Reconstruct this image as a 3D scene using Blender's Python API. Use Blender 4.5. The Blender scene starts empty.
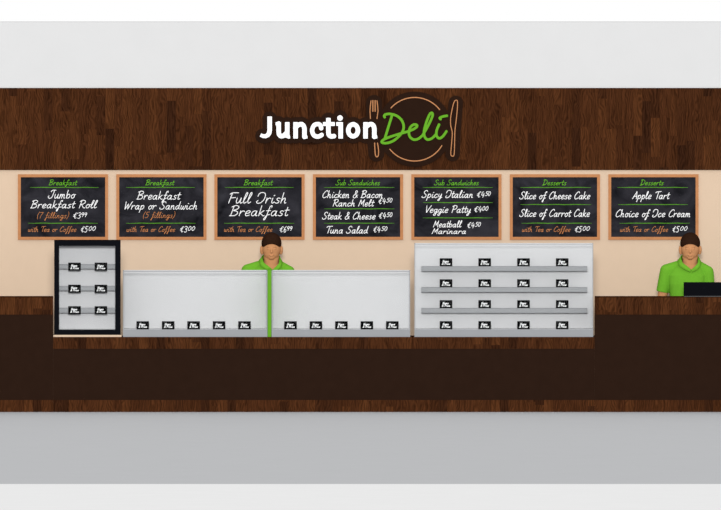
import bpy, math, random
import numpy as np
from mathutils import Vector
random.seed(4)
S = bpy.context.scene
COL = S.collection
# ------------------------------------------------------------------ camera frame
TH = math.radians(1.5); SN, CS = math.sin(TH), math.cos(TH)
YC = -1.7                                # front plane of the counter, 1 m = 100 px of the elevation
def at(px, py, Y):
    v = (412.0 - py) / 100.0
    return ((px - 360.5) / 100.0, Y, (v - (Y - YC) * SN) / CS)
def X(px): return (px - 360.5) / 100.0
def Z(py, Y): return at(0, py, Y)[2]

# ------------------------------------------------------------------ materials
def lin(c):
    c /= 255.0
    return c / 12.92 if c <= 0.04045 else ((c + 0.055) / 1.055) ** 2.4
def nodes(name):
    m = bpy.data.materials.new(name); m.use_nodes = True
    nt = m.node_tree; b = nt.nodes['Principled BSDF']
    return m, nt, b
def N(nt, t, **kw):
    n = nt.nodes.new(t)
    for k, v in kw.items():
        if hasattr(n, k): setattr(n, k, v)
    return n
def col(rgb, e): return tuple(min(.93, lin(c) / e) for c in rgb) + (1,)
def mat(name, rgb, e=1.3, rough=.75, spec=.0, var=.03, scale=30, bump=0):
    m, nt, b = nodes(name)
    b.inputs['Roughness'].default_value = rough
    b.inputs['Specular IOR Level'].default_value = spec
    tc = N(nt, 'ShaderNodeTexCoord'); nz = N(nt, 'ShaderNodeTexNoise')
    nz.inputs['Scale'].default_value = scale; nz.inputs['Detail'].default_value = 3
    nt.links.new(tc.outputs['Object'], nz.inputs['Vector'])
    c = col(rgb, e)
    rp = N(nt, 'ShaderNodeValToRGB')
    rp.color_ramp.elements[0].position = .3; rp.color_ramp.elements[1].position = .7
    rp.color_ramp.elements[0].color = tuple(x * (1 - var) for x in c[:3]) + (1,)
    rp.color_ramp.elements[1].color = tuple(min(.95, x * (1 + var)) for x in c[:3]) + (1,)
    nt.links.new(nz.outputs['Fac'], rp.inputs['Fac'])
    nt.links.new(rp.outputs['Color'], b.inputs['Base Color'])
    if bump:
        bp = N(nt, 'ShaderNodeBump'); bp.inputs['Strength'].default_value = bump; bp.inputs['Distance'].default_value = .002
        nt.links.new(nz.outputs['Fac'], bp.inputs['Height']); nt.links.new(bp.outputs['Normal'], b.inputs['Normal'])
    return m
def wood(name, e=1.3):
    m, nt, b = nodes(name)
    b.inputs['Roughness'].default_value = .7; b.inputs['Specular IOR Level'].default_value = 0
    L = nt.links.new
    tc = N(nt, 'ShaderNodeTexCoord'); sp = N(nt, 'ShaderNodeSeparateXYZ'); L(tc.outputs['Object'], sp.inputs[0])
    cb = N(nt, 'ShaderNodeCombineXYZ'); L(sp.outputs['X'], cb.inputs['Y'])
    br = N(nt, 'ShaderNodeTexBrick'); L(cb.outputs[0], br.inputs['Vector'])
    rw = N(nt, 'ShaderNodeMath'); rw.operation = 'DIVIDE'; L(sp.outputs['X'], rw.inputs[0]); rw.inputs[1].default_value = .088
    fl = N(nt, 'ShaderNodeMath'); fl.operation = 'FLOOR'; L(rw.outputs[0], fl.inputs[0])
    wn = N(nt, 'ShaderNodeTexWhiteNoise'); wn.noise_dimensions = '1D'; L(fl.outputs[0], wn.inputs['W'])
    sz = N(nt, 'ShaderNodeMath'); sz.operation = 'MULTIPLY_ADD'; L(wn.outputs['Value'], sz.inputs[0]); sz.inputs[1].default_value = 1.7
    L(sp.outputs['Z'], sz.inputs[2]); L(sz.outputs[0], cb.inputs['X'])
    br.offset = 0; br.offset_frequency = 3; br.squash = .75; br.squash_frequency = 3
    br.inputs['Color1'].default_value = (0, 0, 0, 1); br.inputs['Color2'].default_value = (1, 1, 1, 1)
    br.inputs['Mortar'].default_value = (.35, .35, .35, 1)
    br.inputs['Scale'].default_value = 1; br.inputs['Mortar Size'].default_value = .0008
    br.inputs['Mortar Smooth'].default_value = .3
    br.inputs['Brick Width'].default_value = .52; br.inputs['Row Height'].default_value = .088
    tone = N(nt, 'ShaderNodeValToRGB'); cr = tone.color_ramp
    stops = [(0, (53, 30, 18)), (.07, (63, 36, 21)), (.2, (72, 41, 23)), (.75, (78, 45, 25)), (1, (87, 51, 28))]
    cr.elements[0].position = 0; cr.elements[0].color = col(stops[0][1], e)
    cr.elements[1].position = 1; cr.elements[1].color = col(stops[-1][1], e)
    for p, c in stops[1:-1]:
        el = cr.elements.new(p); el.color = col(c, e)
    L(br.outputs['Color'], tone.inputs['Fac'])
    # long grain, different in every board
    sh = N(nt, 'ShaderNodeVectorMath'); sh.operation = 'MULTIPLY_ADD'
    L(br.outputs['Color'], sh.inputs[0]); sh.inputs[1].default_value = (7, 3, 9); L(tc.outputs['Object'], sh.inputs[2])
    mp = N(nt, 'ShaderNodeMapping'); L(sh.outputs[0], mp.inputs['Vector']); mp.inputs['Scale'].default_value = (60, 40, 6)
    g1 = N(nt, 'ShaderNodeTexNoise'); L(mp.outputs[0], g1.inputs['Vector']); g1.inputs['Scale'].default_value = 1
    g1.inputs['Detail'].default_value = 5; g1.inputs['Roughness'].default_value = .65
    mp2 = N(nt, 'ShaderNodeMapping'); L(sh.outputs[0], mp2.inputs['Vector']); mp2.inputs['Scale'].default_value = (10, 8, 4.2)
    g2 = N(nt, 'ShaderNodeTexWave'); L(mp2.outputs[0], g2.inputs['Vector']); g2.wave_type = 'BANDS'; g2.bands_direction = 'X'
    g2.inputs['Scale'].default_value = 1.4; g2.inputs['Distortion'].default_value = 22; g2.inputs['Detail'].default_value = 1.5; g2.inputs['Detail Scale'].default_value = .7
    g3 = N(nt, 'ShaderNodeTexNoise'); L(sh.outputs[0], g3.inputs['Vector']); g3.inputs['Scale'].default_value = 5
    def madd(src, mul, add):
        q = N(nt, 'ShaderNodeMath'); q.operation = 'MULTIPLY_ADD'; L(src, q.inputs[0]); q.inputs[1].default_value = mul
        if isinstance(add, float): q.inputs[2].default_value = add
        else: L(add, q.inputs[2])
        return q.outputs[0]
    k = madd(g1.outputs['Fac'], 1.9, -.42)
    k = madd(g2.outputs['Fac'], .50, k)
    k = madd(g3.outputs['Fac'], .36, k)
    mx = N(nt, 'ShaderNodeVectorMath'); mx.operation = 'SCALE'; L(tone.outputs['Color'], mx.inputs[0]); L(k, mx.inputs['Scale'])
    L(mx.outputs[0], b.inputs['Base Color'])
    return m
def slate(name):
    m, nt, b = nodes(name); L = nt.links.new
    b.inputs['Roughness'].default_value = .8; b.inputs['Specular IOR Level'].default_value = 0
    tc = N(nt, 'ShaderNodeTexCoord')
    oi = N(nt, 'ShaderNodeObjectInfo')
    ad = N(nt, 'ShaderNodeVectorMath'); ad.operation = 'MULTIPLY_ADD'
    L(tc.outputs['Object'], ad.inputs[0]); ad.inputs[1].default_value = (1, 1, 1.3); L(oi.outputs['Location'], ad.inputs[2])
    n1 = N(nt, 'ShaderNodeTexNoise'); L(ad.outputs[0], n1.inputs['Vector']); n1.inputs['Scale'].default_value = 3.2
    n1.inputs['Detail'].default_value = 6; n1.inputs['Roughness'].default_value = .6; n1.inputs['Distortion'].default_value = 1.2
    rp = N(nt, 'ShaderNodeValToRGB'); L(n1.outputs['Fac'], rp.inputs['Fac'])
    rp.color_ramp.elements[0].position = .32; rp.color_ramp.elements[0].color = col((25, 25, 29), 1.5)
    rp.color_ramp.elements[1].position = .72; rp.color_ramp.elements[1].color = col((60, 59, 65), 1.5)
    L(rp.outputs['Color'], b.inputs['Base Color'])
    return m
def glass(name):
    m, nt, b = nodes(name); L = nt.links.new
    tr = N(nt, 'ShaderNodeBsdfTransparent'); tr.inputs[0].default_value = (.975, .98, .98, 1)
    gl = N(nt, 'ShaderNodeBsdfGlossy'); gl.inputs['Roughness'].default_value = .02
    mx = N(nt, 'ShaderNodeMixShader'); mx.inputs[0].default_value = .006; L(tr.outputs[0], mx.inputs[1]); L(gl.outputs[0], mx.inputs[2])
    L(mx.outputs[0], nt.nodes['Material Output'].inputs['Surface'])
    return m
M = dict(
    pale=mat('pale_plaster', (231, 231, 231), 1.50, var=.01, scale=3),
    beige=mat('beige_paint', (221, 195, 169), 1.30, var=.012, scale=8),
    wood=wood('brown_oak_boards', 1.52),
    dark=mat('dark_brown_laminate', (46, 30, 22), 1.47, var=.05, scale=12),
    floor=mat('grey_floor', (185, 186, 188), 1.065, var=.01, scale=2),
    floor2=mat('pale_floor', (232, 232, 232), 1.08, var=.01, scale=2),
    tan=mat('tan_wood_frame', (193, 133, 89), 1.3, var=.06, scale=25),
    slate=slate('chalkboard_slate'),
    white=mat('white_chalk', (250, 250, 250), 1.25, var=.05, scale=90),
    letter=mat('white_acrylic', (255, 255, 255), 1.2, var=.0, scale=5),
    green=mat('green_chalk', (104, 176, 44), 1.3, var=.1, scale=90),
    rule=mat('green_rule_chalk', (84, 142, 44), 1.3, var=.2, scale=40),
    orange=mat('orange_chalk', (196, 128, 80), 1.3, var=.1, scale=90),
    lime=mat('lime_acrylic', (110, 180, 47), 1.5, var=.02),
    copper=mat('copper_line', (196, 136, 92), 1.3, var=.05),
    shirt=mat('lime_polo_cotton', (107, 171, 47), 1.2, rough=.9, var=.03, scale=60),
    skin=mat('tan_skin', (189, 134, 92), 1.1, rough=.7, var=.02, scale=20),
    hair=mat('dark_brown_hair', (48, 30, 21), 1.3, var=.12, scale=70),
    trousers=mat('black_trousers', (28, 27, 30), 1.1, rough=.9, var=.06),
    shoe=mat('black_shoe', (20, 19, 19), 1.1, rough=.5, spec=.2),
    black=mat('black_enamel', (17, 18, 22), 1.3, rough=.6, spec=.0),
    card=mat('black_card', (12, 12, 13), 1.2),
    cab=mat('pale_grey_panel', (209, 208, 209), 1.18, var=.008, scale=6),
    shelf=mat('mid_grey_shelf', (164, 165, 167), 1.34, var=.01, scale=8),
    strip=mat('blue_grey_base', (163, 165, 168), 1.48, var=.02, scale=6),
    grey=mat('dark_grey_rubber', (84, 84, 84), 1.2),
    post=mat('green_post_paint', (107, 171, 47), 1.5, var=.01),
    glass=glass('clear_glass'),
)

# ------------------------------------------------------------------ mesh helpers
class MB:
    def __init__(s): s.v = []; s.f = []
    def box(s, x0, x1, y0, y1, z0, z1):
        if x0 > x1: x0, x1 = x1, x0
        if y0 > y1: y0, y1 = y1, y0
        if z0 > z1: z0, z1 = z1, z0
        b = len(s.v)
        s.v += [(x0,y0,z0),(x1,y0,z0),(x1,y1,z0),(x0,y1,z0),(x0,y0,z1),(x1,y0,z1),(x1,y1,z1),(x0,y1,z1)]
        s.f += [tuple(b+i for i in q) for q in ((0,3,2,1),(4,5,6,7),(0,1,5,4),(1,2,6,5),(2,3,7,6),(3,0,4,7))]
        return s
    def prism(s, pts, y0, y1):                       # polygon in x,z extruded along y
        b = len(s.v); n = len(pts)
        a = sum(pts[i][0]*pts[(i+1)%n][1]-pts[(i+1)%n][0]*pts[i][1] for i in range(n))
        if a < 0: pts = pts[::-1]
        s.v += [(p[0], y0, p[1]) for p in pts] + [(p[0], y1, p[1]) for p in pts]
        s.f += [tuple(range(b, b+n)), tuple(range(b+2*n-1, b+n-1, -1))]
        s.f += [(b+(i+1)%n, b+i, b+n+i, b+n+(i+1)%n) for i in range(n)]
        return s
    def strip(s, pts, w, y0, y1, cap=True, closed=False):   # pen stroke: y0 front, y1 back
        P = [Vector(p) for p in pts]
        Q = [P[0]]
        for p in P[1:]:
            if (p-Q[-1]).length > 1e-5: Q.append(p)
        P = Q; n = len(P)
        if n < 2: return s
        ws = w if isinstance(w, (list, tuple)) else [w]*n
        if len(ws) != n: ws = [ws[min(len(ws)-1, int(i*len(ws)/n))] for i in range(n)]
        Lf, Rt = [], []
        for i in range(n):
            if closed: a, c = P[(i-1) % n], P[(i+1) % n]
            else: a, c = P[max(0,i-1)], P[min(n-1,i+1)]
            t = (c-a)
            if t.length < 1e-9: t = Vector((1,0))
            t.normalize(); nn = Vector((-t.y, t.x))*ws[i]*.5
            Lf.append(P[i]+nn); Rt.append(P[i]-nn)
        m = n if closed else n-1
        b = len(s.v)
        for y in (y0, y1):
            s.v += [(p.x,y,p.y) for p in Lf] + [(p.x,y,p.y) for p in Rt]
        l, r, l2, r2 = b, b+n, b+2*n, b+3*n
        for i in range(m):
            j = (i+1) % n
            s.f += [(r+i,r+j,l+j,l+i), (l2+i,l2+j,r2+j,r2+i), (l+i,l+j,l2+j,l2+i), (r+j,r+i,r2+i,r2+j)]
        if not closed:
            s.f += [(l,l2,r2,r), (r+n-1,r2+n-1,l2+n-1,l+n-1)]
            if cap:
                for i, k in ((0, 1), (n-1, n-2)):
                    d = (P[i]-P[k]).normalized(); a0 = math.atan2(d.y, d.x)-math.pi/2; R = ws[i]*.5
                    s.prism([(P[i].x+R*math.cos(a0+math.pi*q/6), P[i].y+R*math.sin(a0+math.pi*q/6)) for q in range(7)], y0, y1)
        return s
    def capsules(s, pts, r, y0, y1):                 # fat outline: one rounded slab per segment
        for a, c in zip(pts[:-1], pts[1:]):
            a, c = Vector(a), Vector(c); d = c-a
            t = math.atan2(d.y, d.x) if d.length > 1e-9 else 0
            poly = [(c.x+r*math.cos(t-math.pi/2+math.pi*q/8), c.y+r*math.sin(t-math.pi/2+math.pi*q/8)) for q in range(9)]
            poly += [(a.x+r*math.cos(t+math.pi/2+math.pi*q/8), a.y+r*math.sin(t+math.pi/2+math.pi*q/8)) for q in range(9)]
            s.prism(poly, y0, y1)
        return s
    def ell(s, c, r, nu=24, nv=16):
        b = len(s.v)
        s.v.append((c[0],c[1],c[2]-r[2]))
        for j in range(1, nv):
            a = -math.pi/2+math.pi*j/nv
            for i in range(nu):
                t = 2*math.pi*i/nu
                s.v.append((c[0]+r[0]*math.cos(a)*math.cos(t), c[1]+r[1]*math.cos(a)*math.sin(t), c[2]+r[2]*math.sin(a)))
        s.v.append((c[0],c[1],c[2]+r[2])); top = len(s.v)-1
        for i in range(nu):
            k = (i+1) % nu
            s.f.append((b, b+1+k, b+1+i)); s.f.append((top, b+1+(nv-2)*nu+i, b+1+(nv-2)*nu+k))
            for j in range(nv-2):
                s.f.append((b+1+j*nu+i, b+1+j*nu+k, b+1+(j+1)*nu+k, b+1+(j+1)*nu+i))
        return s
    def limb(s, a, c, ra, rc, nu=20, balls=(True, True)):
        a, c = Vector(a), Vector(c); d = (c-a).normalized()
        u = d.orthogonal().normalized(); w = d.cross(u)
        b = len(s.v)
        for p, r in ((a, ra), (c, rc)):
            for i in range(nu):
                t = 2*math.pi*i/nu; q = p+u*r*math.cos(t)+w*r*math.sin(t); s.v.append(tuple(q))
        for i in range(nu):
            k = (i+1) % nu; s.f.append((b+i, b+k, b+nu+k, b+nu+i))
        s.f += [tuple(range(b+nu-1, b-1, -1)), tuple(range(b+nu, b+2*nu))]
        if balls[0]: s.ell(a, (ra,)*3, 16, 10)
        if balls[1]: s.ell(c, (rc,)*3, 16, 10)
        return s
    def loft(s, rings, nu=32):                       # rings: (z, cx, cy, rx, ry)
        b = len(s.v)
        for z, cx, cy, rx, ry in rings:
            for i in range(nu):
                t = 2*math.pi*i/nu; ct, st = math.cos(t), math.sin(t); e = .8
                s.v.append((cx+rx*math.copysign(abs(ct)**e, ct), cy+ry*math.copysign(abs(st)**e, st), z))
        for j in range(len(rings)-1):
            for i in range(nu):
                k = (i+1) % nu; s.f.append((b+j*nu+i, b+j*nu+k, b+(j+1)*nu+k, b+(j+1)*nu+i))
        n = len(rings)
        up = rings[-1][0] > rings[0][0]
        lo = tuple(range(b+nu-1, b-1, -1)); hi = tuple(range(b+(n-1)*nu, b+n*nu))
        s.f += [lo, hi]
        return s
    def build(s, name, m, parent=None, loc=None, smooth=False, bevel=0):
        me = bpy.data.meshes.new(name)
        o = bpy.data.objects.new(name, me); COL.objects.link(o)
        off = Vector((0,0,0))
        if parent is not None:
            off = origin(parent); o.parent = parent
        elif loc is not None:
            off = Vector(loc); o.location = off
        me.from_pydata([(v[0]-off.x, v[1]-off.y, v[2]-off.z) for v in s.v], [], s.f)
        me.update(); me.materials.append(m)
        if smooth:
            for p in me.polygons: p.use_smooth = True
        if bevel:
            bv = o.modifiers.new('bevel', 'BEVEL'); bv.width = bevel; bv.segments = 2; bv.limit_method = 'ANGLE'
        return o

class Ink:
    """flat lettering: the union of round pen strokes, cut out as one plate in the x,z plane"""
    def __init__(s): s.seg = []
    def strip(s, pts, w, flat=False, closed=False):
        P = [tuple(p) for p in pts]
        if closed: P = P + [P[0]]
        n = len(P)-1
        for i in range(n):
            wa = w[min(i, len(w)-1)] if isinstance(w, (list, tuple)) else w
            wb = w[min(i+1, len(w)-1)] if isinstance(w, (list, tuple)) else w
            s.seg.append((P[i], P[i+1], wa/2, wb/2, flat and i == 0 and not closed, flat and i == n-1 and not closed))
        return s
    def disc(s, c, r): s.seg.append((c, (c[0]+1e-5, c[1]), r, r, False, False)); return s
    def build(s, name, m, parent, y0, y1, h=.002):
        R = max(max(q[2], q[3]) for q in s.seg)+3*h
        xs = [p[0] for q in s.seg for p in q[:2]]; zs = [p[1] for q in s.seg for p in q[:2]]
        ox, oz = min(xs)-R, min(zs)-R
        nx, nz = int((max(xs)+R-ox)/h)+2, int((max(zs)+R-oz)/h)+2
        G = np.full((nx, nz), 9.0)
        for (a, b, ra, rb, fa, fb) in s.seg:
            r = max(ra, rb)+3*h
            i0, i1 = max(0, int((min(a[0], b[0])-r-ox)/h)), min(nx, int((max(a[0], b[0])+r-ox)/h)+2)
            j0, j1 = max(0, int((min(a[1], b[1])-r-oz)/h)), min(nz, int((max(a[1], b[1])+r-oz)/h)+2)
            gx_, gz_ = np.meshgrid(ox+h*np.arange(i0, i1), oz+h*np.arange(j0, j1), indexing='ij')
            dx, dz = b[0]-a[0], b[1]-a[1]; L2 = max(1e-12, dx*dx+dz*dz)
            t0 = ((gx_-a[0])*dx+(gz_-a[1])*dz)/L2; t = np.clip(t0, 0, 1)
            f = np.hypot(gx_-a[0]-t*dx, gz_-a[1]-t*dz)-(ra+(rb-ra)*t)
            L = math.sqrt(L2)
            if fa: f = np.maximum(f, -t0*L)
            if fb: f = np.maximum(f, (t0-1)*L)
            G[i0:i1, j0:j1] = np.minimum(G[i0:i1, j0:j1], f)
        G[G == 0] = 1e-9
        I = G < 0
        code = I[:-1, :-1]*1+I[1:, :-1]*2+I[1:, 1:]*4+I[:-1, 1:]*8
        nxt = {}; pos = {}
        def ep(i, j, e):          # edges: 0 bottom, 1 right, 2 top, 3 left
            if e == 0: k = (i, j, 0); p, q = (i, j), (i+1, j)
            elif e == 2: k = (i, j+1, 0); p, q = (i, j+1), (i+1, j+1)
            elif e == 3: k = (i, j, 1); p, q = (i, j), (i, j+1)
            else: k = (i+1, j, 1); p, q = (i+1, j), (i+1, j+1)
            if k not in pos:
                u = G[p]/(G[p]-G[q]); pos[k] = (ox+h*(p[0]+(q[0]-p[0])*u), oz+h*(p[1]+(q[1]-p[1])*u))
            return k
        T = {1:[(0,3)],2:[(1,0)],3:[(1,3)],4:[(2,1)],5:[(0,3),(2,1)],6:[(2,0)],7:[(2,3)],8:[(3,2)],9:[(0,2)],10:[(1,0),(3,2)],11:[(1,2)],12:[(3,1)],13:[(0,1)],14:[(3,0)]}
        for i, j in np.argwhere((code > 0) & (code < 15)):
            for e0, e1 in T[int(code[i, j])]:
                nxt[ep(i, j, e0)] = ep(i, j, e1)
        loops = []
        while nxt:
            k0 = next(iter(nxt)); k = k0; lp = []
            while k in nxt:
                lp.append(pos[k]); k = nxt.pop(k)
            if len(lp) > 5: loops.append(lp)
        cu = bpy.data.curves.new(name, 'CURVE'); cu.dimensions = '2D'; cu.fill_mode = 'BOTH'; cu.extrude = (y1-y0)/2
        for lp in loops:
            n = len(lp)
            lp = [tuple(.25*lp[i-1][c]+.5*lp[i][c]+.25*lp[(i+1) % n][c] for c in (0, 1)) for i in range(n)]
            keep = [lp[i] for i in range(n) if abs((lp[i][0]-lp[i-1][0])*(lp[(i+1) % n][1]-lp[i][1])-(lp[i][1]-lp[i-1][1])*(lp[(i+1) % n][0]-lp[i][0])) > h*h*.004 or i % 12 == 0]
            sp = cu.splines.new('POLY'); sp.points.add(len(keep)-1); sp.use_cyclic_u = True
            for i, p in enumerate(keep): sp.points[i].co = (p[0], p[1], 0, 1)
        tmp = bpy.data.objects.new('tmp', cu); COL.objects.link(tmp)
        me = bpy.data.meshes.new_from_object(tmp.evaluated_get(bpy.context.evaluated_depsgraph_get()))
        bpy.data.objects.remove(tmp); bpy.data.curves.remove(cu)
        off = origin(parent); ym = (y0+y1)/2
        for v in me.vertices:
            x, y, z = v.co; v.co = (x-off.x, ym-z-off.y, y-off.z)
        me.name = name; me.materials.clear(); me.materials.append(m); me.update()
        for p in me.polygons: p.material_index = 0; p.use_smooth = False
        o = bpy.data.objects.new(name, me); COL.objects.link(o); o.parent = parent
        return o
def origin(o):
    p = Vector(o.location)
    while o.parent is not None:
        o = o.parent; p += Vector(o.location)
    return p
def tag(o, label, cat, group=None):
    o['label'] = label; o['category'] = cat
    if group: o['group'] = group
    return o
def thing(name, loc, label, cat, group=None):
    o = bpy.data.objects.new(name, None); COL.objects.link(o); o.location = loc; o.empty_display_size = .1
    return tag(o, label, cat, group)
def structure(o): o['kind'] = 'structure'; return o
def copy_tree(o, parent=None):
    c = o.copy(); COL.objects.link(c)
    if parent is not None: c.parent = parent
    for ch in list(o.children): copy_tree(ch, c)
    return c
def smooth(pts, n=6, closed=False):
    if len(pts) < 3: return [tuple(p) for p in pts]
    P = [Vector(p) for p in pts]; out = []; L = len(P)
    rng = range(L) if closed else range(L-1)
    for i in rng:
        if closed: p0, p1, p2, p3 = P[i-1], P[i], P[(i+1)%L], P[(i+2)%L]
        else: p0, p1, p2, p3 = P[max(0,i-1)], P[i], P[i+1], P[min(L-1,i+2)]
        for k in range(n):
            t = k/n
            out.append(tuple(.5*((2*p1)+(p2-p0)*t+(2*p0-5*p1+4*p2-p3)*t*t+(3*p1-p0-3*p2+p3)*t**3)))
    if not closed: out.append(tuple(P[-1]))
    return out

# ------------------------------------------------------------------ handwriting
F = {
'a': (.50, [[(.38,.40),(.25,.5),(.08,.38),(.04,.15),(.14,0),(.28,.1),(.37,.4)],[(.39,.48),(.36,.12),(.40,0),(.47,.05)]]),
'b': (.44, [[(.08,1),(.05,.5),(.05,.02)],[(.05,.2),(.15,.46),(.3,.48),(.38,.28),(.28,.04),(.06,.03)]]),
'c': (.40, [[(.36,.4),(.25,.5),(.08,.36),(.05,.14),(.17,0),(.40,.12)]]),
'd': (.50, [[(.36,.38),(.22,.48),(.06,.3),(.06,.08),(.18,0),(.36,.24)],[(.42,1),(.38,.4),(.39,.1),(.52,.04)]]),
'e': (.40, [[(.05,.22),(.3,.3),(.36,.42),(.26,.52),(.1,.42),(.05,.18),(.14,0),(.36,.08)]]),
'f': (.36, [[(.36,.84),(.36,1),(.24,.92),(.18,.4),(.12,-.2),(.04,-.4),(.0,-.3),(.14,.04),(.34,.14)],[(.04,.5),(.34,.52)]]),
'g': (.46, [[(.36,.4),(.24,.5),(.07,.36),(.06,.14),(.18,.04),(.34,.2)],[(.39,.48),(.36,0),(.28,-.34),(.12,-.38),(.08,-.26),(.25,-.1),(.5,.08)]]),
'h': (.46, [[(.08,1),(.04,0)],[(.05,.2),(.18,.46),(.3,.44),(.3,.12),(.34,.0),(.42,.05)]]),
'i': (.24, [[(.08,.48),(.06,.12),(.14,0),(.26,.12)],[(.12,.70),(.17,.76)]]),
'k': (.42, [[(.08,1),(.04,0)],[(.34,.52),(.08,.22),(.2,.18),(.36,0),(.44,.04)]]),
'l': (.26, [[(.03,.2),(.16,.6),(.22,.92),(.17,1.02),(.1,.86),(.05,.3),(.12,0),(.28,.12)]]),
'm': (.62, [[(.06,.5),(.04,0)],[(.05,.2),(.18,.48),(.26,.4),(.24,0)],[(.25,.2),(.38,.48),(.47,.4),(.46,.1),(.5,0),(.58,.05)]]),
'n': (.44, [[(.06,.5),(.04,0)],[(.05,.2),(.2,.48),(.3,.42),(.3,.1),(.34,0),(.42,.05)]]),
'o': (.42, [[(.22,.5),(.06,.34),(.06,.12),(.18,0),(.34,.14),(.34,.38),(.2,.5),(.3,.42),(.45,.46)]]),
'p': (.44, [[(.08,.5),(.05,0),(.0,-.4)],[(.06,.2),(.18,.48),(.34,.46),(.38,.24),(.24,.02),(.06,.06)]]),
'r': (.36, [[(.06,.5),(.04,0)],[(.05,.2),(.16,.44),(.3,.49),(.36,.42)]]),
's': (.36, [[(.34,.44),(.22,.5),(.1,.4),(.16,.28),(.29,.2),(.26,.05),(.14,0),(.0,.06)]]),
't': (.28, [[(.16,.85),(.1,.2),(.16,0),(.3,.1)],[(.0,.54),(.32,.58)]]),
'u': (.48, [[(.06,.5),(.05,.14),(.14,0),(.28,.14),(.36,.48)],[(.37,.5),(.34,.12),(.42,0),(.52,.1)]]),
'w': (.58, [[(.05,.48),(.06,.12),(.14,0),(.24,.14),(.28,.4)],[(.29,.42),(.29,.1),(.38,0),(.5,.2),(.5,.46),(.62,.42)]]),
'y': (.44, [[(.06,.5),(.06,.2),(.14,.08),(.28,.2),(.36,.5)],[(.38,.5),(.3,-.1),(.18,-.4),(.06,-.34),(.2,-.12),(.46,.06)]]),
'A': (.54, [[(0,0),(.2,.5),(.38,1)],[(.38,1),(.44,.5),(.48,0)],[(.08,.34),(.52,.38)]]),
'B': (.60, [[(.14,.95),(.06,0)],[(0,.88),(.25,1.02),(.5,.92),(.46,.7),(.18,.52),(.42,.47),(.53,.26),(.36,.04),(-.02,.02)]]),
'C': (.54, [[(.56,.82),(.46,1),(.26,.88),(.06,.5),(.06,.16),(.22,0),(.52,.16)]]),
'D': (.66, [[(.2,.96),(.08,.05)],[(0,.88),(.15,1.02),(.4,.95),(.6,.7),(.58,.38),(.36,.1),(.05,-.04),(0,.02),(.3,.14)]]),
'F': (.48, [[(.14,.94),(.04,0)],[(0,.86),(.16,.99),(.6,1)],[(.1,.5),(.46,.54)]]),
'I': (.62, [[(.02,.66),(.1,.95),(.35,1.02),(.55,.85),(.55,.4),(.38,.08),(.15,-.02),(.02,.1),(.1,.26)]]),
'J': (.58, [[(.2,.8),(.3,.98),(.66,1)],[(.52,1),(.46,.4),(.36,.08),(.18,-.02),(.02,.14),(.06,.3)]]),
'M': (.66, [[(.02,0),(.14,.95)],[(.14,.95),(.32,.3)],[(.32,.3),(.56,.98)],[(.56,.98),(.54,.3),(.6,0)]]),
'N': (.56, [[(.04,0),(.1,.95)],[(.1,.95),(.42,.05)],[(.42,.05),(.5,1)]]),
'P': (.54, [[(.16,.95),(.06,0)],[(0,.84),(.2,1.02),(.46,.96),(.52,.72),(.38,.5),(.12,.44)]]),
'R': (.60, [[(.16,.95),(.06,0)],[(0,.84),(.2,1.02),(.46,.96),(.52,.74),(.38,.54),(.14,.46)],[(.2,.48),(.36,.2),(.52,0),(.62,.06)]]),
'S': (.56, [[(.54,.84),(.42,1),(.22,.92),(.16,.7),(.3,.52),(.44,.36),(.4,.1),(.22,0),(.02,.06),(0,.2)]]),
'T': (.46, [[(.0,.82),(.1,.95),(.66,1)],[(.34,.97),(.26,0)]]),
'V': (.50, [[(.06,.98),(.14,.4),(.2,.02)],[(.2,.02),(.38,.5),(.6,1)]]),
'W': (.70, [[(.06,.98),(.1,0)],[(.1,0),(.36,.7)],[(.36,.7),(.4,.02)],[(.4,.02),(.74,1)]]),
'&': (.56, [[(.54,.04),(.3,.5),(.2,.8),(.3,1),(.42,.84),(.3,.6),(.06,.3),(.08,.04),(.28,0),(.52,.4)]]),
'€': (.60, [[(.52,.84),(.38,.96),(.2,.78),(.12,.4),(.24,.05),(.46,.12)],[(-.04,.60),(.36,.62)],[(-.06,.36),(.3,.38)]]),
'0': (.50, [[(.26,1),(.08,.75),(.05,.3),(.2,0),(.38,.2),(.42,.7),(.26,1),(.2,.96)]]),
'3': (.48, [[(.06,.92),(.26,1),(.42,.86),(.34,.62),(.16,.54),(.38,.44),(.4,.16),(.22,0),(.02,.08)]]),
'4': (.50, [[(.2,1),(.04,.4),(.48,.42)],[(.38,.72),(.32,0)]]),
'5': (.48, [[(.14,.98),(.5,1)],[(.14,.98),(.1,.58)],[(.1,.58),(.3,.62),(.42,.4),(.34,.1),(.16,0),(.0,.08)]]),
'6': (.48, [[(.4,.98),(.18,.8),(.06,.4),(.12,.06),(.28,0),(.42,.18),(.38,.42),(.22,.48),(.08,.28)]]),
'7': (.46, [[(.02,.96),(.46,1)],[(.46,1),(.26,.5),(.16,-.02)]]),
'9': (.48, [[(.42,.84),(.26,1),(.08,.84),(.08,.58),(.24,.5),(.42,.8)],[(.42,.86),(.38,.4),(.28,0)]]),
'(': (.26, [[(.26,1.08),(.1,.7),(.06,.3),(.16,-.18)]]),
')': (.28, [[(.1,1.08),(.22,.7),(.2,.3),(.02,-.18)]]),
' ': (.32, []),
}
WI = []
def text_strokes(txt):
    WI.clear()
    out = []; x = 0; wi = 0
    for ch in txt:
        adv, st = F[ch]; wi += ch == ' '
        for s_ in st: WI.append(wi); out.append([(x+p[0]+.2*p[1], p[1]) for p in s_])
        x += adv+.06
    return out
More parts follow.
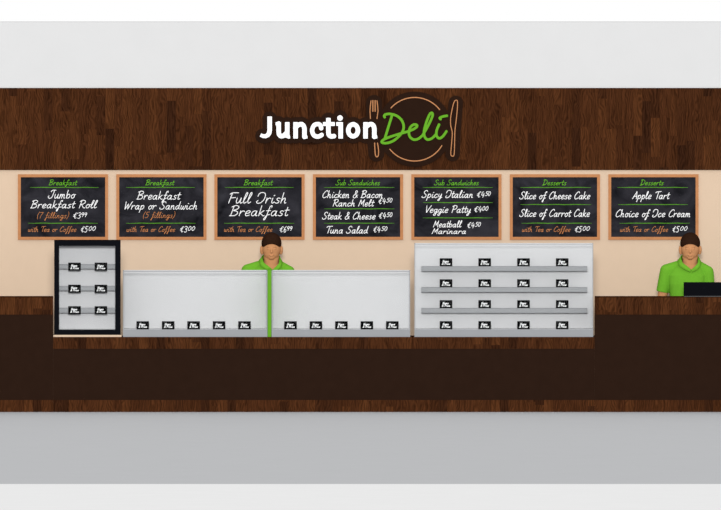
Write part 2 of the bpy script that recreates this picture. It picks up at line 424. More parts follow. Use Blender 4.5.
def write(mb, txt, x0, x1, base, cap, pen, words=False):
    """fit txt between world x0..x1, baseline z=base, capital height cap"""
    st = [smooth(s_, 5) for s_ in text_strokes(txt)]
    lo = min(p[0] for s_ in st for p in s_); hi = max(p[0] for s_ in st for p in s_)
    k = (x1-x0-pen)/(hi-lo)
    if words: mb = [Ink() for _ in txt.split(' ')]
    for s_, wi in zip(st, WI):
        (mb[wi] if words else mb).strip([(x0+pen/2+(p[0]-lo)*k, base+p[1]*cap) for p in s_], pen)
    return mb

# ------------------------------------------------------------------ the setting
ROW = lambda py, Y: Z(py, Y)
WX = 9.0
zt, zw1, zw0 = Z(22, 0), Z(88, -.02), Z(170, -.02)
structure(MB().box(-WX, WX, 0, .2, 0, Z(88, 0)).build('wall_back', M['beige']))
structure(MB().box(-WX, WX, 0, .2, Z(88, 0), zt).build('wall_back_upper', M['pale']))
structure(MB().box(-WX, WX, -.02, -.0005, zw0, zw1).build('trim_1', M['wood']))
yj = YC - .72 / SN
structure(MB().box(-26, 26, yj, .2, -.05, 0).build('floor', M['floor']))
structure(MB().box(-26, 26, -75, yj, -.05, 0).build('floor_front', M['floor2']))

# ------------------------------------------------------------------ counters
def counter(name, x0, x1, py_top, py_band, label):
    Y1 = YC + .6
    top = Z(py_top, YC); band = Z(py_band, YC); pl = Z(400, YC)
    t = thing(name, ((x0+x1)/2, (YC+Y1)/2, 0), label, 'counter', 'sections of the serving counter')
    MB().box(x0, x1, YC+.004, Y1-.02, pl, band).build('front_panel', M['dark'], t)
    MB().box(x0, x1, YC, Y1, band, top).build('countertop', M['wood'], t)
    MB().box(x0, x1, YC, Y1-.04, 0, pl).build('plinth', M['wood'], t)
    return top
xa, xb = X(53.2), X(594.6)
TALL = 297.6
ztall = counter('counter', -WX+2, xa-.0001, TALL, 314.6, 'tall left counter section, dark brown with a wood top band, left of the black fridge')
zlow = counter('counter', xa, xb, 337, 348.8, 'lower middle counter section, dark brown with a wood band, carrying the display cases')
counter('counter', xb+.0001, WX-2, TALL, 314.6, 'tall right counter section, dark brown with a wood top band, carrying the black till')

# ------------------------------------------------------------------ shop sign on the boards
YS = -.02
def zp(X0, Y0, k, pts, Y): return [(X(X0+p[0]/k), Z(Y0+p[1]/k, Y)) for p in pts]
sign = thing('shop_sign', (X(360), YS, Z(129, YS)), 'white and green lettered shop sign with plate, fork and knife on the wood boards', 'sign')
yb0, yb1 = -.05, -.0205       # backing
yl0, yl1 = -.064, -.0502      # letters
A = lambda pts: zp(256, 105, 11.266, pts, yl0)
Bq = lambda pts: zp(316, 105, 11.266, pts, yl0)
Dq = lambda pts: zp(376, 105, 9.487, pts, yl0)
w = 51/1126.6
junction = [
 ('J', [(A([(154,129),(154,240),(154,285),(149,315),(134,338),(108,352),(78,350),(50,338)]), [w,w,w,w*.98,w*.94,w*.88,w*.82,w*.78], False)]),
 ('u', [(smooth(A([(256,194),(256,300),(263,334),(284,351),(312,344),(340,318)]),5), w, False),
        (A([(220,211),(254,211)]), 34/1126.6, False),
        (A([(352,193),(352,368)]), w, False), (A([(340,345),(366,362),(384,360)]), 34/1126.6, False)]),
 ('n', [(A([(446,193),(446,378)]), w, False),
        (smooth(A([(440,262),(470,230),(503,216),(530,226),(545,262),(546,310),(546,366)]),5), w, False), (A([(536,345),(560,361),(580,360)]), 34/1126.6, False)]),
 ('c', [(smooth(Bq([(60,268),(48,226),(15,215),(-22,230),(-44,285),(-26,338),(5,355),(38,352),(68,334)]),5), w*.95, False)]),
 ('t', [(smooth(Bq([(140,146),(140,300),(146,336),(170,353),(208,350)]),5), w, False), (Bq([(78,214),(212,214)]), 44/1126.6, False)]),
 ('i', [(Bq([(278,193),(278,378)]), w, False), (Bq([(228,214),(280,214)]), 42/1126.6, False), (Bq([(270,147),(270.5,147)]), 62/1126.6, True)]),
 ('o', [(smooth(Bq([(418,217),(378,240),(364,285),(378,332),(418,353),(458,332),(472,285),(458,240)]),5,True), w, 'c')]),
 ('n', [(Bq([(558,193),(558,378)]), w, False),
        (smooth(Bq([(552,262),(582,230),(615,216),(642,226),(656,262),(657,310),(657,366)]),5), w, False), (Bq([(647,345),(671,361),(690,360)]), 34/1126.6, False)]),
]
deli = [
 ('D', [smooth(Dq([(150,105),(117,210),(84,318)]),5),
        smooth(Dq([(82,116),(78,100),(96,88),(138,85),(195,102),(242,142),(262,195),(255,245),(222,292),(168,338),(110,360),(68,360),(54,348),(76,326),(140,300),(230,272),(300,252)]),5)]),
 ('e', [smooth(Dq([(290,255),(350,232),(388,206),(384,188),(355,187),(326,212),(312,258),(322,302),(358,328),(402,320),(446,284)]),5)]),
 ('l', [smooth(Dq([(440,290),(482,220),(522,140),(538,92),(526,74),(505,96),(475,172),(456,250),(462,302),(490,328),(530,316),(566,282)]),5)]),
 ('i', [smooth(Dq([(598,186),(576,240),(574,290),(600,316),(634,297),(668,250)]),5), smooth(Dq([(612,134),(606,122),(636,109),(672,102)]),5)]),
]
R_ = 4.9/100
bk = Ink()
for _, ss in junction:
    for pts, ww, c in ss:
        if c is False:                                   # keep the margin even round the square stroke ends
            q = [Vector(p) for p in pts]
            for i, k in ((0, 1), (-1, -2)):
                d_ = q[i]-q[k]; q[i] = q[k]+d_*max(.1, 1-w*.5/max(d_.length, 1e-6))
            pts = [tuple(p) for p in q]
        bk.strip(pts, (max(ww) if isinstance(ww, list) else max(ww, w*.85))+2*R_, closed=(c == 'c'))
for _, ss in deli:
    for pts in ss: bk.strip(pts, .026+R_*1.5)
cx, cz, rr = X(414.6), Z(129.2, yb0), .375
bk.disc((cx, cz), rr)
bk.strip([(X(374.0), Z(103, yb0)), (X(374.3), Z(130, yb0)), (X(376.3), Z(153.5, yb0))], .16)
bk.strip([(X(455.8), Z(103, yb0)), (X(453.6), Z(130, yb0)), (X(452.6), Z(154, yb0))], .145)
bk.build('backing', M['dark'], sign, yb0, yb1, .006)['label'] = 'dark brown cut-out backing'
for ch, ss in junction:
    mb = Ink()
    for pts, ww, c in ss: mb.strip(pts, ww, flat=(c is False), closed=(c == 'c'))
    mb.build('letter', M['letter'], sign, yl0, yl1, .003)['label'] = 'white bold letter'
mb = Ink()
for ch, ss in deli:
    for pts in ss: mb.strip(pts, .0255)
mb.build('script_lettering', M['lime'], sign, yl0-.002, yl1, .002)['label'] = 'lime green joined script lettering'
ln = .0100
def circ(r, a0, a1, n=28): return [(cx+r*math.cos(math.radians(a0+(a1-a0)*i/n)), cz+r*math.sin(math.radians(a0+(a1-a0)*i/n))) for i in range(n+1)]
for a0, a1 in ((138, 38), (-141, -31)):
    Ink().strip(circ(.318, a0, a1), ln).build('plate_rim', M['copper'], sign, yl0, yl1)
px = lambda pts: [(X(a), Z(b, yl0)) for a, b in pts]
fk = Ink(); fw_ = .0088
fk.strip(px([(371.0,100.8),(370.3,106),(370.0,111),(370.4,118.6)]), fw_)
fk.strip(px([(377.0,100.8),(377.7,106),(378.0,111),(377.0,118.6)]), fw_)
for a in (372.5, 374.0, 375.5): fk.strip(px([(a,100.4),(a,111.4)]), .0072)
fk.build('fork_head', M['copper'], sign, yl0, yl1, .0012)
Ink().strip(smooth(px([(374.6,143),(374.9,149),(375.4,154.8),(376.8,156.9),(378.3,155.4),(378.5,150),(377.5,143)]),5), .0095).build('fork_handle', M['copper'], sign, yl0, yl1, .0015)
kn = Ink()
kn.strip(smooth([(X(440+a/7.5), Z(94+b/7.5, yl0)) for a, b in [(120,47),(131,54),(130,110),(121,200),(112,275),(110,350),(106,452),(93,466),(81,452),(86,380),(92,292),(81,240),(79,190),(86,140),(99,80),(110,53)]],4,True), .0085, closed=True)
kn.build('knife_outline', M['copper'], sign, yl0, yl1, .0015)

# ------------------------------------------------------------------ menu boards
def E_(base, x0, x1, x2, cap=38): return [('p', base[0], x0, x1, base[1], cap), ('p', base[2], x1+3, x2, base[1]-10, cap*.82)]
TEA = lambda a, b: [('o', 'with Tea or Coffee', a, b, 417, 35)]
def PR(d, c, x0, xm, x2, y, cap=38): return [('pr', (d, c), x0, xm, x2, y, cap)]
boards = [
 (17.9, 10, 'tan framed chalkboard listing the jumbo breakfast roll, leftmost in the row', [
   ('h','Breakfast',252,443,112,35), ('r',130,580,127), ('w','Jumbo',248,432,198,53), ('w','Breakfast Roll',132,575,262,50),
   ('o','(7 fillings)',178,387,328,38)] + PR('€3','99',412,465,505,330) + [('r',118,575,361)] + TEA(118,435) + PR('€5','00',463,512,562,420)),
 (116.3, 110, 'tan framed chalkboard listing the breakfast wrap or sandwich, second from left', [
   ('h','Breakfast',230,425,112,35), ('r',105,555,127), ('w','Breakfast',172,467,205,53), ('w','Wrap or Sandwich',95,570,270,50),
   ('o','(5 fillings)',217,427,326,38), ('r',105,560,361)] + TEA(108,427) + PR('€3','00',457,507,557,420)),
 (214.4, 208, 'tan framed chalkboard listing the full Irish breakfast, above the middle person', [
   ('h','Breakfast',232,427,112,35), ('r',110,560,127), ('w','Full Irish',132,512,230,68), ('w','Breakfast',138,535,313,66),
   ('r',105,565,361)] + TEA(105,422) + PR('€6','99',468,515,553,420)),
 (312.9, 308, 'tan framed chalkboard listing chicken and bacon, steak and tuna sub sandwiches', [
   ('h','Sub Sandwiches',180,472,112,35), ('r',105,565,127), ('w','Chicken & Bacon',95,488,195,47), ('w','Ranch Melt',162,437,250,44)]
   + PR('€4','50',460,508,553,235) + [('r',105,565,267), ('w','Steak & Cheese',92,443,335,46)] + PR('€4','50',462,510,553,330)
   + [('r',105,565,361), ('w','Tuna Salad',122,397,427,46)] + PR('€4','50',427,473,520,421)),
 (411.3, 406, 'tan framed chalkboard listing spicy Italian, veggie and meatball sub sandwiches', [
   ('h','Sub Sandwiches',183,478,112,35), ('r',110,568,127), ('w','Spicy Italian',102,437,194,47)] + PR('€4','50',463,513,555,192)
   + [('r',110,568,226), ('w','Veggie Patty',132,425,292,46)] + PR('€4','00',445,495,540,289)
   + [('r',110,568,326), ('w','Meatball',177,368,387,42), ('w','Marinara',168,392,430,36)] + PR('€4','50',400,447,490,393)),
 (509.8, 504, 'tan framed chalkboard listing slices of cheese cake and carrot cake', [
   ('h','Desserts',250,410,112,35), ('r',108,570,127), ('w','Slice of Cheese Cake',100,565,203,48), ('r',108,570,239),
   ('w','Slice of Carrot Cake',100,563,318,48), ('r',115,575,361)] + TEA(118,435) + PR('€5','00',463,512,563,420)),
 (608.3, 602, 'tan framed chalkboard listing apple tart and ice cream, rightmost in the row', [
   ('h','Desserts',248,405,112,35), ('r',100,563,127), ('w','Apple Tart',197,447,202,48), ('r',105,563,239),
   ('w','Choice of Ice Cream',90,577,320,48), ('r',115,575,361)] + TEA(118,433) + PR('€5','00',460,509,560,420)),
]
kz = 6.543
fp = None
for bx0, X0, label, items in boards:
    yf, ys = -.022, -.012
    x0, x1 = X(bx0), X(bx0+90.2); z1, z0 = Z(174.3, yf), Z(239.8, yf)
    t = thing('menu_board', ((x0+x1)/2, -.0005, z0), label, 'menu board', 'chalk menu boards along the wall')
    if fp is None:
        fw = .029
        f = MB().box(x0, x1, yf, -.0005, z1-fw, z1).box(x0, x1, yf, -.0005, z0, z0+fw)
        f.box(x0, x0+fw, yf, -.0005, z0+fw, z1-fw).box(x1-fw, x1, yf, -.0005, z0+fw, z1-fw)
        f1 = f.build('frame', M['tan'], t)
        f2 = MB().box(x0+fw, x1-fw, ys, -.0005, z0+fw, z1-fw).build('slate_panel', M['slate'], t)
        fp = (f1, f2)
    else:
        for src in fp:
            c = src.copy(); COL.objects.link(c); c.parent = t
    y0, y1 = ys-.0015, ys-.00005
    gx = lambda q: X(X0+q/kz); gz = lambda q: Z(168+q/kz, ys)
    for it in items:
        if it[0] == 'r':
            mb = Ink(); a, b, q = it[1:]
            n = 24; pts = [(gx(a+(b-a)*i/n), gz(q+.6*math.sin(i*.9)+random.uniform(-.4,.4))) for i in range(n+1)]
            ws = [.0032+.0046*min(1, min(i, n-i)/4) for i in range(n+1)]
            mb.strip(pts, ws); mb.build('divider_line', M['rule'], t, y0, y1)
        elif it[0] == 'pr':
            (d, c), a, m_, b, q, cap = it[1:]
            mb = Ink(); write(mb, d, gx(a), gx(m_+1), gz(q), cap/kz/100, .0056)
            write(mb, c, gx(m_+3), gx(b), gz(q-cap*.28), cap*.72/kz/100, .0050)
            mb.build('price_lettering', M['white'], t, y0, y1)
        else:
            kind, txt, a, b, q, cap = it
            pen = {'h': .0050, 'w': .0046 + cap*.00004, 'o': .0043}[kind]
            nm = {'h': 'heading_lettering', 'w': 'dish_lettering', 'o': 'note_lettering'}[kind]
            mm = {'h': 'green', 'w': 'white', 'o': 'orange'}[kind]
            for mb in write(None, txt, gx(a), gx(b), gz(q), cap/kz/100, pen, True):
                o = mb.build(nm, M[mm], t, y0, y1)
                o['label'] = {'h': 'green chalk heading', 'w': 'white chalk dish name', 'o': 'orange chalk note'}[kind]

# ------------------------------------------------------------------ price tags
tag_proto = None
def price_tag(px0, py0, Yback, label, group, zbot=None):
    """card whose front-left-top sits at px0,py0; Yback is the plane it touches or stands before"""
    global tag_proto
    W, H, T = .126, .081, .006
    z0 = zbot if zbot is not None else Z(py0, Yback-T)-H
    x0 = X(px0)
    if tag_proto is None:
        t = thing('price_tag', (x0+W/2, Yback, z0), label, 'price tag', group)
        b = MB().box(x0, x0+W, Yback-T, Yback, z0, z0+H).box(x0+.02, x0+W-.02, Yback, Yback+.012, z0, z0+.004)
        b.build('card', M['card'], t)
        mb = Ink(); yk = Yback-T
        write(mb, 'Name', x0+.028, x0+.090, z0+.041, .022, .0040)
        write(mb, '& Price', x0+.021, x0+.106, z0+.017, .020, .0040)
        mb.build('lettering', M['white'], t, yk-.001, yk-.00005, .0012)['label'] = 'white handwritten lettering'
        tag_proto = t
    else:
        t = copy_tree(tag_proto); t.location = (x0+W/2, Yback, z0); tag(t, label, 'price tag', group)
    return t

# ------------------------------------------------------------------ black fridge
YF = YC + .012
fx0, fx1 = X(54.2), X(120.6); fz0 = zlow + .021; fz1 = Z(240.5, YF)
ix0, ix1 = X(59.1), X(115.2); iz1, iz0 = Z(245.9, YF), Z(329.7, YF)
Yb = YF + .28
fr = thing('display_fridge', ((fx0+fx1)/2, YF+.14, zlow), 'black framed display fridge with three grey shelves, at the far left of the cases', 'fridge')
MB().box(X(53.3), X(121.6), YF+.004, Yb, zlow, fz0).build('base_tray', M['beige'], fr)['label'] = 'beige base tray'
c = MB().box(fx0, ix0-.012, YF+.03, Yb, fz0, fz1).box(ix1+.012, fx1, YF+.03, Yb, fz0, fz1)
c.box(ix0-.012, ix1+.012, YF+.03, Yb, fz0, iz0-.012).box(ix0-.012, ix1+.012, YF+.03, Yb, iz1+.012, fz1)
c.box(ix0-.012, ix1+.012, Yb-.02, Yb, iz0-.012, iz1+.012).build('casing', M['black'], fr)
l = MB().box(ix0-.012, ix0, YF+.03, Yb-.021, iz0-.012, iz1+.012).box(ix1, ix1+.012, YF+.03, Yb-.021, iz0-.012, iz1+.012)
l.box(ix0, ix1, YF+.03, Yb-.021, iz0-.012, iz0).box(ix0, ix1, YF+.03, Yb-.021, iz1, iz1+.012)
l.box(ix0, ix1, Yb-.033, Yb-.021, iz0, iz1).build('liner', M['cab'], fr)['label'] = 'pale grey interior'
d = MB().box(fx0, ix0, YF, YF+.029, fz0, fz1).box(ix1, fx1, YF, YF+.029, fz0, fz1)
d.box(ix0, ix1, YF, YF+.029, fz0, iz0).box(ix0, ix1, YF, YF+.029, iz1, fz1)
door = d.build('door', M['black'], fr, bevel=.002)
MB().box(ix0, ix1, YF+.010, YF+.015, iz0, iz1).build('glass_pane', M['glass'], door)
ysh = YF + .13
names = ['top', 'middle', 'bottom']
for k, (ra, rb) in enumerate([(264.4, 268.7), (286.2, 290.5), (308.0, 312.8)]):
    MB().box(ix0+.0004, ix1-.0004, ysh, Yb-.034, Z(rb, ysh), Z(ra, ysh)).build('shelf', M['shelf'], fr)
    for j, pxx in enumerate((68.2, 94.6)):
        price_tag(pxx, (262.6, 284.7, 306.2)[k], ysh-.0002, f"{('left','right')[j]} black price tag on the {names[k]} shelf of the black framed fridge", 'price tags in the fridge')

# ------------------------------------------------------------------ low glass cases
def low_case(px0, px1, label, tagx, which):
    x0, x1 = X(px0), X(px1); Y0 = YF; Y1 = YF+.34
    zs = Z(329.4, Y0); z1 = Z(270.9, Y0); e = .009
    t = thing('display_case', ((x0+x1)/2, (Y0+Y1)/2, zlow), label, 'display case', 'low glass display cases')
    MB().box(x0, x1, Y0, Y1, zlow, zs).build('base', M['strip'], t)['label'] = 'mid grey base'
    MB().box(x0+e, x1-e, Y0+.034, Y1-.018, zs, zs+.004).build('deck', M['cab'], t)
    MB().box(x0+e, x1-e, Y1-.017, Y1-.002, zs, z1).build('back_panel', M['cab'], t)
    f = MB()
    for a in (x0, x1-e):
        for y in (Y0, Y1-e): f.box(a, a+e, y, y+e, zs, z1)
        f.box(a, a+e, Y0+e, Y1-e, z1-e, z1)
    f.box(x0+e, x1-e, Y0, Y0+e, z1-e, z1)
    f.build('frame', M['shelf'], t)
    g = MB().box(x0+e, x1-e, Y0+.002, Y0+.006, zs, z1-e)
    g.build('front_glass', M['glass'], t)
    MB().box(x0+e, x1-e, Y0+e, Y1-.018, z1-.007, z1-.002).build('top_glass', M['glass'], t)
    for a in (x0+.0015, x1-.0065):
        MB().box(a, a+.005, Y0+e, Y1-e, zs, z1-e).build('side_glass', M['glass'], t)
    order = ['leftmost', 'second from left', 'middle', 'second from right', 'rightmost']
    for k, q in enumerate(tagx):
        price_tag(q, 0, Y0+.019, f"{order[k]} black price tag in the low case {which} the green post", f'price tags in the low case {which} the green post', zbot=zs+.0003)
low_case(123.0, 267.4, 'low glass display case with a grey base, left of the green post', [136.4+25.45*i for i in range(5)], 'left of')
low_case(271.6, 410.2, 'low glass display case with a grey base, right of the green post', [284.2+25.45*i for i in range(5)], 'right of')
pz = thing('divider_post', (X(269.5), YF+.2, zlow), 'thin lime green upright post between the two low display cases', 'post')
MB().box(X(267.6), X(271.4), YF-.002, YF+.33, zlow, Z(269.4, YF)).build('panel', M['post'], pz, bevel=.002)
MB().box(X(268.0), X(271.0), YF+.33, YF+.35, zlow, zlow+.05).build('foot', M['post'], pz)

# ------------------------------------------------------------------ tall case
tx0, tx1 = X(414.4), X(593.2); Yt1 = YF+.32; zs = Z(329.3, YF); z1 = Z(243.9, YF); e = .006
tc = thing('display_cabinet', ((tx0+tx1)/2, YF+.16, zlow), 'large pale grey display cabinet with three grey shelves, right of the low glass cases', 'display cabinet')
MB().box(tx0, tx1, YF, Yt1, zlow, zs).build('base', M['strip'], tc)['label'] = 'mid grey base'
MB().box(tx0+e, tx1-e, Yt1-.02, Yt1-.002, zs, z1).build('back_panel', M['cab'], tc)
MB().box(tx0+e, tx1-e, YF+.034, Yt1-.021, zs, zs+.004).build('deck', M['cab'], tc)
f = MB()
for a in (tx0, tx1-e):
    for y in (YF, Yt1-e): f.box(a, a+e, y, y+e, zs, z1)
    f.box(a, a+e, YF+e, Yt1-e, z1-e, z1)
f.box(tx0+e, tx1-e, YF, YF+e, z1-e, z1)
f.build('frame', M['shelf'], tc)
MB().box(tx0+e, tx1-e, YF+.001, YF+.005, zs, z1-e).build('front_glass', M['glass'], tc)
MB().box(tx0+e, tx1-e, YF+e, Yt1-.021, z1-.0055, z1-.001).build('top_glass', M['glass'], tc)
for a in (tx0+.0008, tx1-.0052):
    MB().box(a, a+.0044, YF+e, Yt1-e, zs, z1-e).build('side_glass', M['glass'], tc)
yq = YF+.17
lev = ['top shelf', 'second shelf', 'third shelf', 'base']; order = ['leftmost', 'second from left', 'second from right', 'rightmost']
for k, (ra, rb) in enumerate([(266.4, 271.0), (287.4, 292.0), (308.3, 312.9), (329.3, None)]):
    if rb:
        s_ = MB().box(X(421.3), X(587.3), yq, Yt1-.021, Z(rb, yq), Z(ra, yq)).build('shelf', M['shelf'], tc)
        for bxx in (440, 504, 568):
            MB().prism([(X(bxx)-.004, Z(rb, yq)), (X(bxx)+.004, Z(rb, yq)), (X(bxx)+.004, Z(rb, yq)-.012), (X(bxx)-.004, Z(rb, yq)-.012)], Yt1-.06, Yt1-.021).build('bracket', M['cab'], s_)
    for j, q in enumerate((439.7, 478.4, 517.2, 555.9)):
        if rb: price_tag(q, 0, yq+.008, f'{order[j]} black price tag on the {lev[k]} of the large grey cabinet', 'price tags in the large cabinet', zbot=Z(ra, yq)+.0003)
        else: price_tag(q, 0, YF+.019, f'{order[j]} black price tag on the {lev[k]} of the large grey cabinet', 'price tags in the large cabinet', zbot=zs+.0003)

# ------------------------------------------------------------------ till
yT = -1.38
t = thing('cash_till', (X(712), yT+.15, ztall), 'black till standing on the tall right counter in front of the person at the right', 'till')
tz0 = ztall; tz1 = Z(282.4, yT)
MB().box(X(684.0), X(752), yT+.004, yT+.268, tz0, tz0+.009).build('base_strip', M['grey'], t)['label'] = 'grey base strip'
b = MB(); b.box(X(683.6), X(752.4), yT, yT+.11, tz0+.009, tz1); b.box(X(683.6), X(752.4), yT+.11, yT+.272, tz0+.009, tz0+.075)
b.build('housing', M['black'], t, bevel=.0025)
kp = MB()
for i in range(6):
    for j in range(3):
        kp.box(X(692)+i*.085, X(692)+i*.085+.065, yT+.125+j*.046, yT+.16+j*.046, tz0+.075, tz0+.084)
kp.build('keypad', M['grey'], t)

# ------------------------------------------------------------------ people
def remesh(mb, name, m, parent, voxel, sm, cut=None):
    o = mb.build(name+'_raw', m)
    r = o.modifiers.new('r', 'REMESH'); r.mode = 'VOXEL'; r.voxel_size = voxel; r.use_smooth_shade = True
    s_ = o.modifiers.new('s', 'SMOOTH'); s_.factor = .5; s_.iterations = sm
    dg = bpy.context.evaluated_depsgraph_get()
    me = bpy.data.meshes.new_from_object(o.evaluated_get(dg)); me.name = name
    bpy.data.objects.remove(o)
    if cut:
        import bmesh
        bm = bmesh.new(); bm.from_mesh(me)
        bmesh.ops.delete(bm, geom=[f for f in bm.faces if cut(f.calc_center_median())], context='FACES')
        bm.to_mesh(me); bm.free()
    off = origin(parent) if parent is not None else None
    no = bpy.data.objects.new(name, me); COL.objects.link(no)
    if not me.materials: me.materials.append(m)
    for p in me.polygons: p.use_smooth = True
    if parent is not None:
        no.parent = parent
    return no
# all figure coordinates: origin on the floor below the head, facing -y
def hand(mb, wr, d, pal, side, curl):
    """wrist point, pointing direction, palm normal; five fingers"""
    wr, d, pal = Vector(wr), Vector(d).normalized(), Vector(pal).normalized()
    sd = d.cross(pal).normalized()*side
    for q in (-.026, -.009, .009, .026):
        mb.limb(wr+sd*q*.6, wr+d*.085+sd*q, .016, .0125, 10)
    for q, L in ((-.03, .062), (-.01, .078), (.011, .084), (.031, .074)):
        a = wr+d*.088+sd*q; dd = d; pts = [a]
        for k, f_ in enumerate((.45, .32, .25)):
            dd = (dd+pal*curl*(k+1)*.5).normalized(); pts.append(pts[-1]+dd*L*f_)
        for k in range(3): mb.limb(pts[k], pts[k+1], .0090-.0008*k, .0083-.0008*k, 8)
    a = wr+d*.025+sd*.026; m_ = a+(d*.5+sd*.75+pal*.3).normalized()*.04; e_ = m_+(d*.85+sd*.2+pal*.35).normalized()*.034
    mb.limb(a, m_, .0125, .0105, 10); mb.limb(m_, e_, .0102, .0088, 10)
def make_person(loc, label):
    b = MB()
    # head, face, neck
    b.ell((0, .005, 1.655), (.0945, .104, .104)); b.ell((0, -.012, 1.60), (.091, .092, .095)); b.ell((-.001, -.022, 1.557), (.076, .075, .062))
    b.ell((0, -.072, 1.517), (.030, .026, .020))
    for s_ in (-1, 1):
        b.ell((s_*.103, .012, 1.592), (.0125, .026, .042)); b.ell((s_*.094, .008, 1.560), (.010, .014, .016))
        b.ell((s_*.034, -.098, 1.607), (.014, .006, .008)); b.ell((s_*.034, -.1, 1.628), (.024, .007, .005))
    b.limb((0, -.100, 1.612), (0, -.116, 1.572), .008, .0115, 10)
    b.ell((0, -.101, 1.541), (.024, .006, .0045)); b.ell((0, -.099, 1.533), (.020, .006, .0045))
    b.limb((0, .008, 1.565), (-.004, .014, 1.40), .0765, .080)
    # trunk under the clothes
    b.loft([(.86,-.035,.01,.15,.10),(.95,-.035,.01,.155,.105),(1.1,-.035,.005,.145,.095),(1.25,-.035,0,.165,.105),(1.36,-.033,.005,.17,.10),(1.425,-.02,.01,.115,.085),(1.46,-.008,.015,.075,.06)])
    b.limb((-.06, .012, 1.43), (-.225, .005, 1.365), .045, .055); b.limb((.04, .012, 1.43), (.16, .005, 1.355), .045, .052)
    # arms
    b.limb((-.228, .005, 1.36), (-.279, .012, 1.13), .056, .049); b.limb((-.279, .012, 1.13), (-.285, .015, 1.08), .049, .043)
    b.limb((-.285, .015, 1.08), (-.272, -.10, .865), .043, .028)
    hand(b, (-.272, -.10, .87), (.03, -.22, -.97), (.95, .1, .0), 1, .35)
    b.limb((.165, .005, 1.35), (.188, .012, 1.12), .054, .043); b.limb((.188, .012, 1.12), (.125, -.215, 1.165), .043, .028)
    hand(b, (.127, -.21, 1.165), (-.28, -.95, -.05), (-.2, 0, -.95), -1, .30)
    # legs and feet
    for s_ in (-1, 1):
        hx = -.035+s_*.085
        b.limb((hx, .01, .9), (hx+s_*.012, .0, .5), .082, .058); b.limb((hx+s_*.012, 0, .5), (hx+s_*.02, .025, .09), .056, .038)
        b.limb((hx+s_*.02, .035, .05), (hx+s_*.035, -.13, .035), .034, .028)
    body = remesh(b, 'person', M['skin'], None, .0055, 3)
    body.location = loc; tag(body, label, 'person', 'staff in lime green polo shirts')
    P = body
    def part(mb, name, m, **kw):
        o_ = mb.build(name, m, **kw); o_.parent = P; return o_
    # shirt
    s = MB()
    s.loft([(.89,-.035,.008,.172,.122),(1.0,-.035,.008,.172,.122),(1.12,-.035,.004,.168,.118),(1.25,-.035,0,.185,.124),(1.34,-.034,.004,.195,.120),(1.40,-.03,.008,.165,.108),(1.44,-.018,.014,.125,.096),(1.475,-.008,.016,.098,.088),(1.50,-.006,.018,.094,.088)])
    s.limb((-.09, .012, 1.452), (-.236, .005, 1.384), .043, .067); s.limb((.07, .012, 1.450), (.168, .005, 1.370), .043, .067)
    s.limb((-.236, .005, 1.376), (-.279, .01, 1.172), .068, .0615, balls=(True, False))
    s.limb((.170, .005, 1.362), (.186, .01, 1.175), .067, .062, balls=(True, False))
    def cut(p):
        if p.y > -.0 and p.z > 1.47: return False
        if p.y > .0: return False
        if p.z < 1.398: return False
        left = -.010-.105*((p.z-1.398)/.10)**.75 if p.z > 1.398 else 0
        right = .012+.062*min(1, (p.z-1.398)/.05)
        return left < p.x < right and p.y < -.03
    part_shirt = remesh(s, 'polo_shirt', M['shirt'], None, .0055, 4, cut); part_shirt.parent = P
    # collar: a sloping band from the V round the back of the neck
    T_ = [(.008,-.128,1.402),(-.035,-.122,1.437),(-.074,-.100,1.466),(-.087,-.05,1.500),(-.092,.01,1.524),(-.075,.085,1.540),(0,.108,1.545),(.068,.085,1.535),(.081,.01,1.518),(.080,-.05,1.492),(.074,-.100,1.462),(.05,-.122,1.434),(.014,-.128,1.402)]
    B_ = [(.000,-.134,1.372),(-.06,-.134,1.402),(-.112,-.104,1.440),(-.125,-.05,1.474),(-.122,.01,1.490),(-.092,.11,1.492),(0,.132,1.490),(.085,.11,1.488),(.105,.01,1.478),(.108,-.05,1.464),(.100,-.104,1.436),(.072,-.134,1.402),(.022,-.134,1.372)]
    def s3(pts):
        xy = smooth([(p[0], p[1]) for p in pts], 4); xz = smooth([(p[0], p[2]) for p in pts], 4)
        return [(a[0], a[1], c_[1]) for a, c_ in zip(xy, xz)]
    T2, B2 = s3(T_), s3(B_); cl = MB(); n = len(T2)
    cl.v = T2+B2; cl.f = [(i, i+1, n+i+1, n+i) for i in range(n-1)]
    co = cl.build('collar', M['shirt'], smooth=True); co.parent = part_shirt
    so = co.modifiers.new('solid', 'SOLIDIFY'); so.thickness = .007; so.offset = 0
    # hair: cap with a rounded hairline
    h = MB(); nu, nv = 72, 18; C = (0, .008, 1.660); R = (.1005, .112, .108)
    def zb(ph):                                           # lowest point before the ear, then up behind it
        a = abs((ph+math.pi) % (2*math.pi)-math.pi)           # 0 = front
        if a < math.radians(60): return 1.653-.042*(a/math.radians(60))**2
        if a < math.radians(100): return 1.611+.02*math.sin((a-math.radians(60))/math.radians(40)*math.pi)
        return 1.611-.07*min(1, (a-math.radians(100))/math.radians(40))
    for k in (0, 1):
        r = [q-(.0 if k == 0 else .012) for q in R]
        for i in range(nu):
            ph = 2*math.pi*i/nu
            lb = math.asin(max(-.99, min(.99, (zb(ph)-C[2])/r[2])))
            for j in range(nv+1):
                a = math.pi/2+(lb-math.pi/2)*j/nv
                h.v.append((C[0]+r[0]*math.cos(a)*math.sin(ph), C[1]-r[1]*math.cos(a)*math.cos(ph), C[2]+r[2]*math.sin(a)))
    m_ = nv+1; off = nu*m_
    for i in range(nu):
        k = (i+1) % nu
        for j in range(nv):
            h.f.append((i*m_+j, i*m_+j+1, k*m_+j+1, k*m_+j)); h.f.append((off+i*m_+j, off+k*m_+j, off+k*m_+j+1, off+i*m_+j+1))
        h.f.append((i*m_+nv, off+i*m_+nv, off+k*m_+nv, k*m_+nv))
    part(h, 'hair', M['hair'], smooth=True)
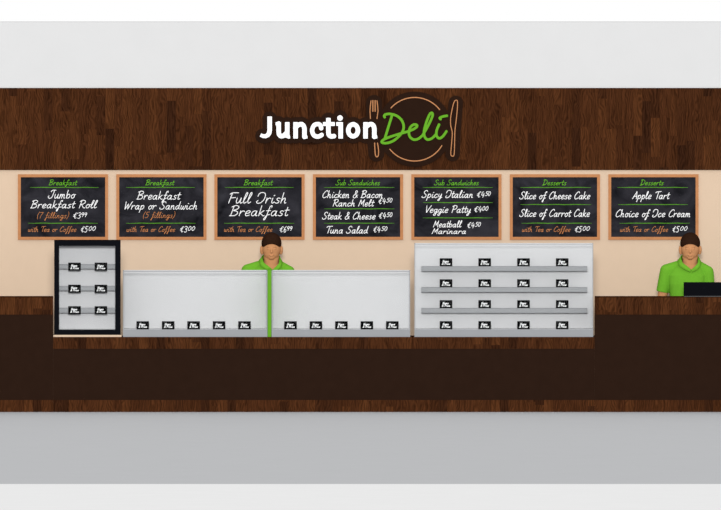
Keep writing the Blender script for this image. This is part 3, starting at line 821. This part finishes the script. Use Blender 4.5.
    # trousers, shoes
    q = MB(); q.loft([(.80,-.035,.01,.165,.112),(.90,-.035,.01,.166,.115),(.93,-.035,.01,.164,.113)])
    for s_ in (-1, 1):
        hx = -.035+s_*.085
        q.limb((hx, .01, .86), (hx+s_*.012, 0, .5), .092, .07); q.limb((hx+s_*.012, 0, .5), (hx+s_*.02, .022, .085), .07, .06, balls=(True, False))
    o_ = remesh(q, 'trousers', M['trousers'], None, .007, 3); o_.parent = P
    for s_ in (-1, 1):
        hx = -.035+s_*.105
        q = MB(); q.limb((hx, .04, .052), (hx+s_*.015, -.14, .04), .047, .040); q.limb((hx, .03, .08), (hx, .03, .12), .046, .045)
        q.box(hx-.045, hx+.045, -.16, .085, .0, .018)
        o_ = remesh(q, 'shoe', M['shoe'], None, .006, 2); o_.parent = P
    return P
YP = -.60
p1 = make_person((X(271.5), YP, 0), 'person in a lime green polo shirt standing behind the low glass cases in the middle')
p2 = copy_tree(p1); p2.location = (X(690.2), YP, 0)
tag(p2, 'person in a lime green polo shirt standing behind the black till at the right', 'person', 'staff in lime green polo shirts')

# ------------------------------------------------------------------ light, camera
wd = bpy.data.worlds.new('world'); S.world = wd; wd.use_nodes = True
bg = wd.node_tree.nodes['Background']; bg.inputs[0].default_value = (1, 1, 1, 1); bg.inputs[1].default_value = 1.0
sl = bpy.data.lights.new('sun', 'SUN'); sl.energy = 2.4; sl.angle = math.radians(6)
so = bpy.data.objects.new('sun', sl); COL.objects.link(so); so.location = (0, -20, 8)
so.rotation_euler = (math.radians(90-7), 0, 0)
cd = bpy.data.cameras.new('camera'); cd.type = 'ORTHO'; cd.ortho_scale = 7.21; cd.clip_end = 300
co = bpy.data.objects.new('camera', cd); COL.objects.link(co)
co.location = (0, YC-55*CS, 1.57/CS+55*SN); co.rotation_euler = (math.radians(90)-TH, 0, 0)
S.camera = co
S.view_settings.view_transform = 'Standard'; S.view_settings.look = 'None'
S.view_settings.exposure = 0; S.view_settings.gamma = 1; S.view_settings.use_curve_mapping = False
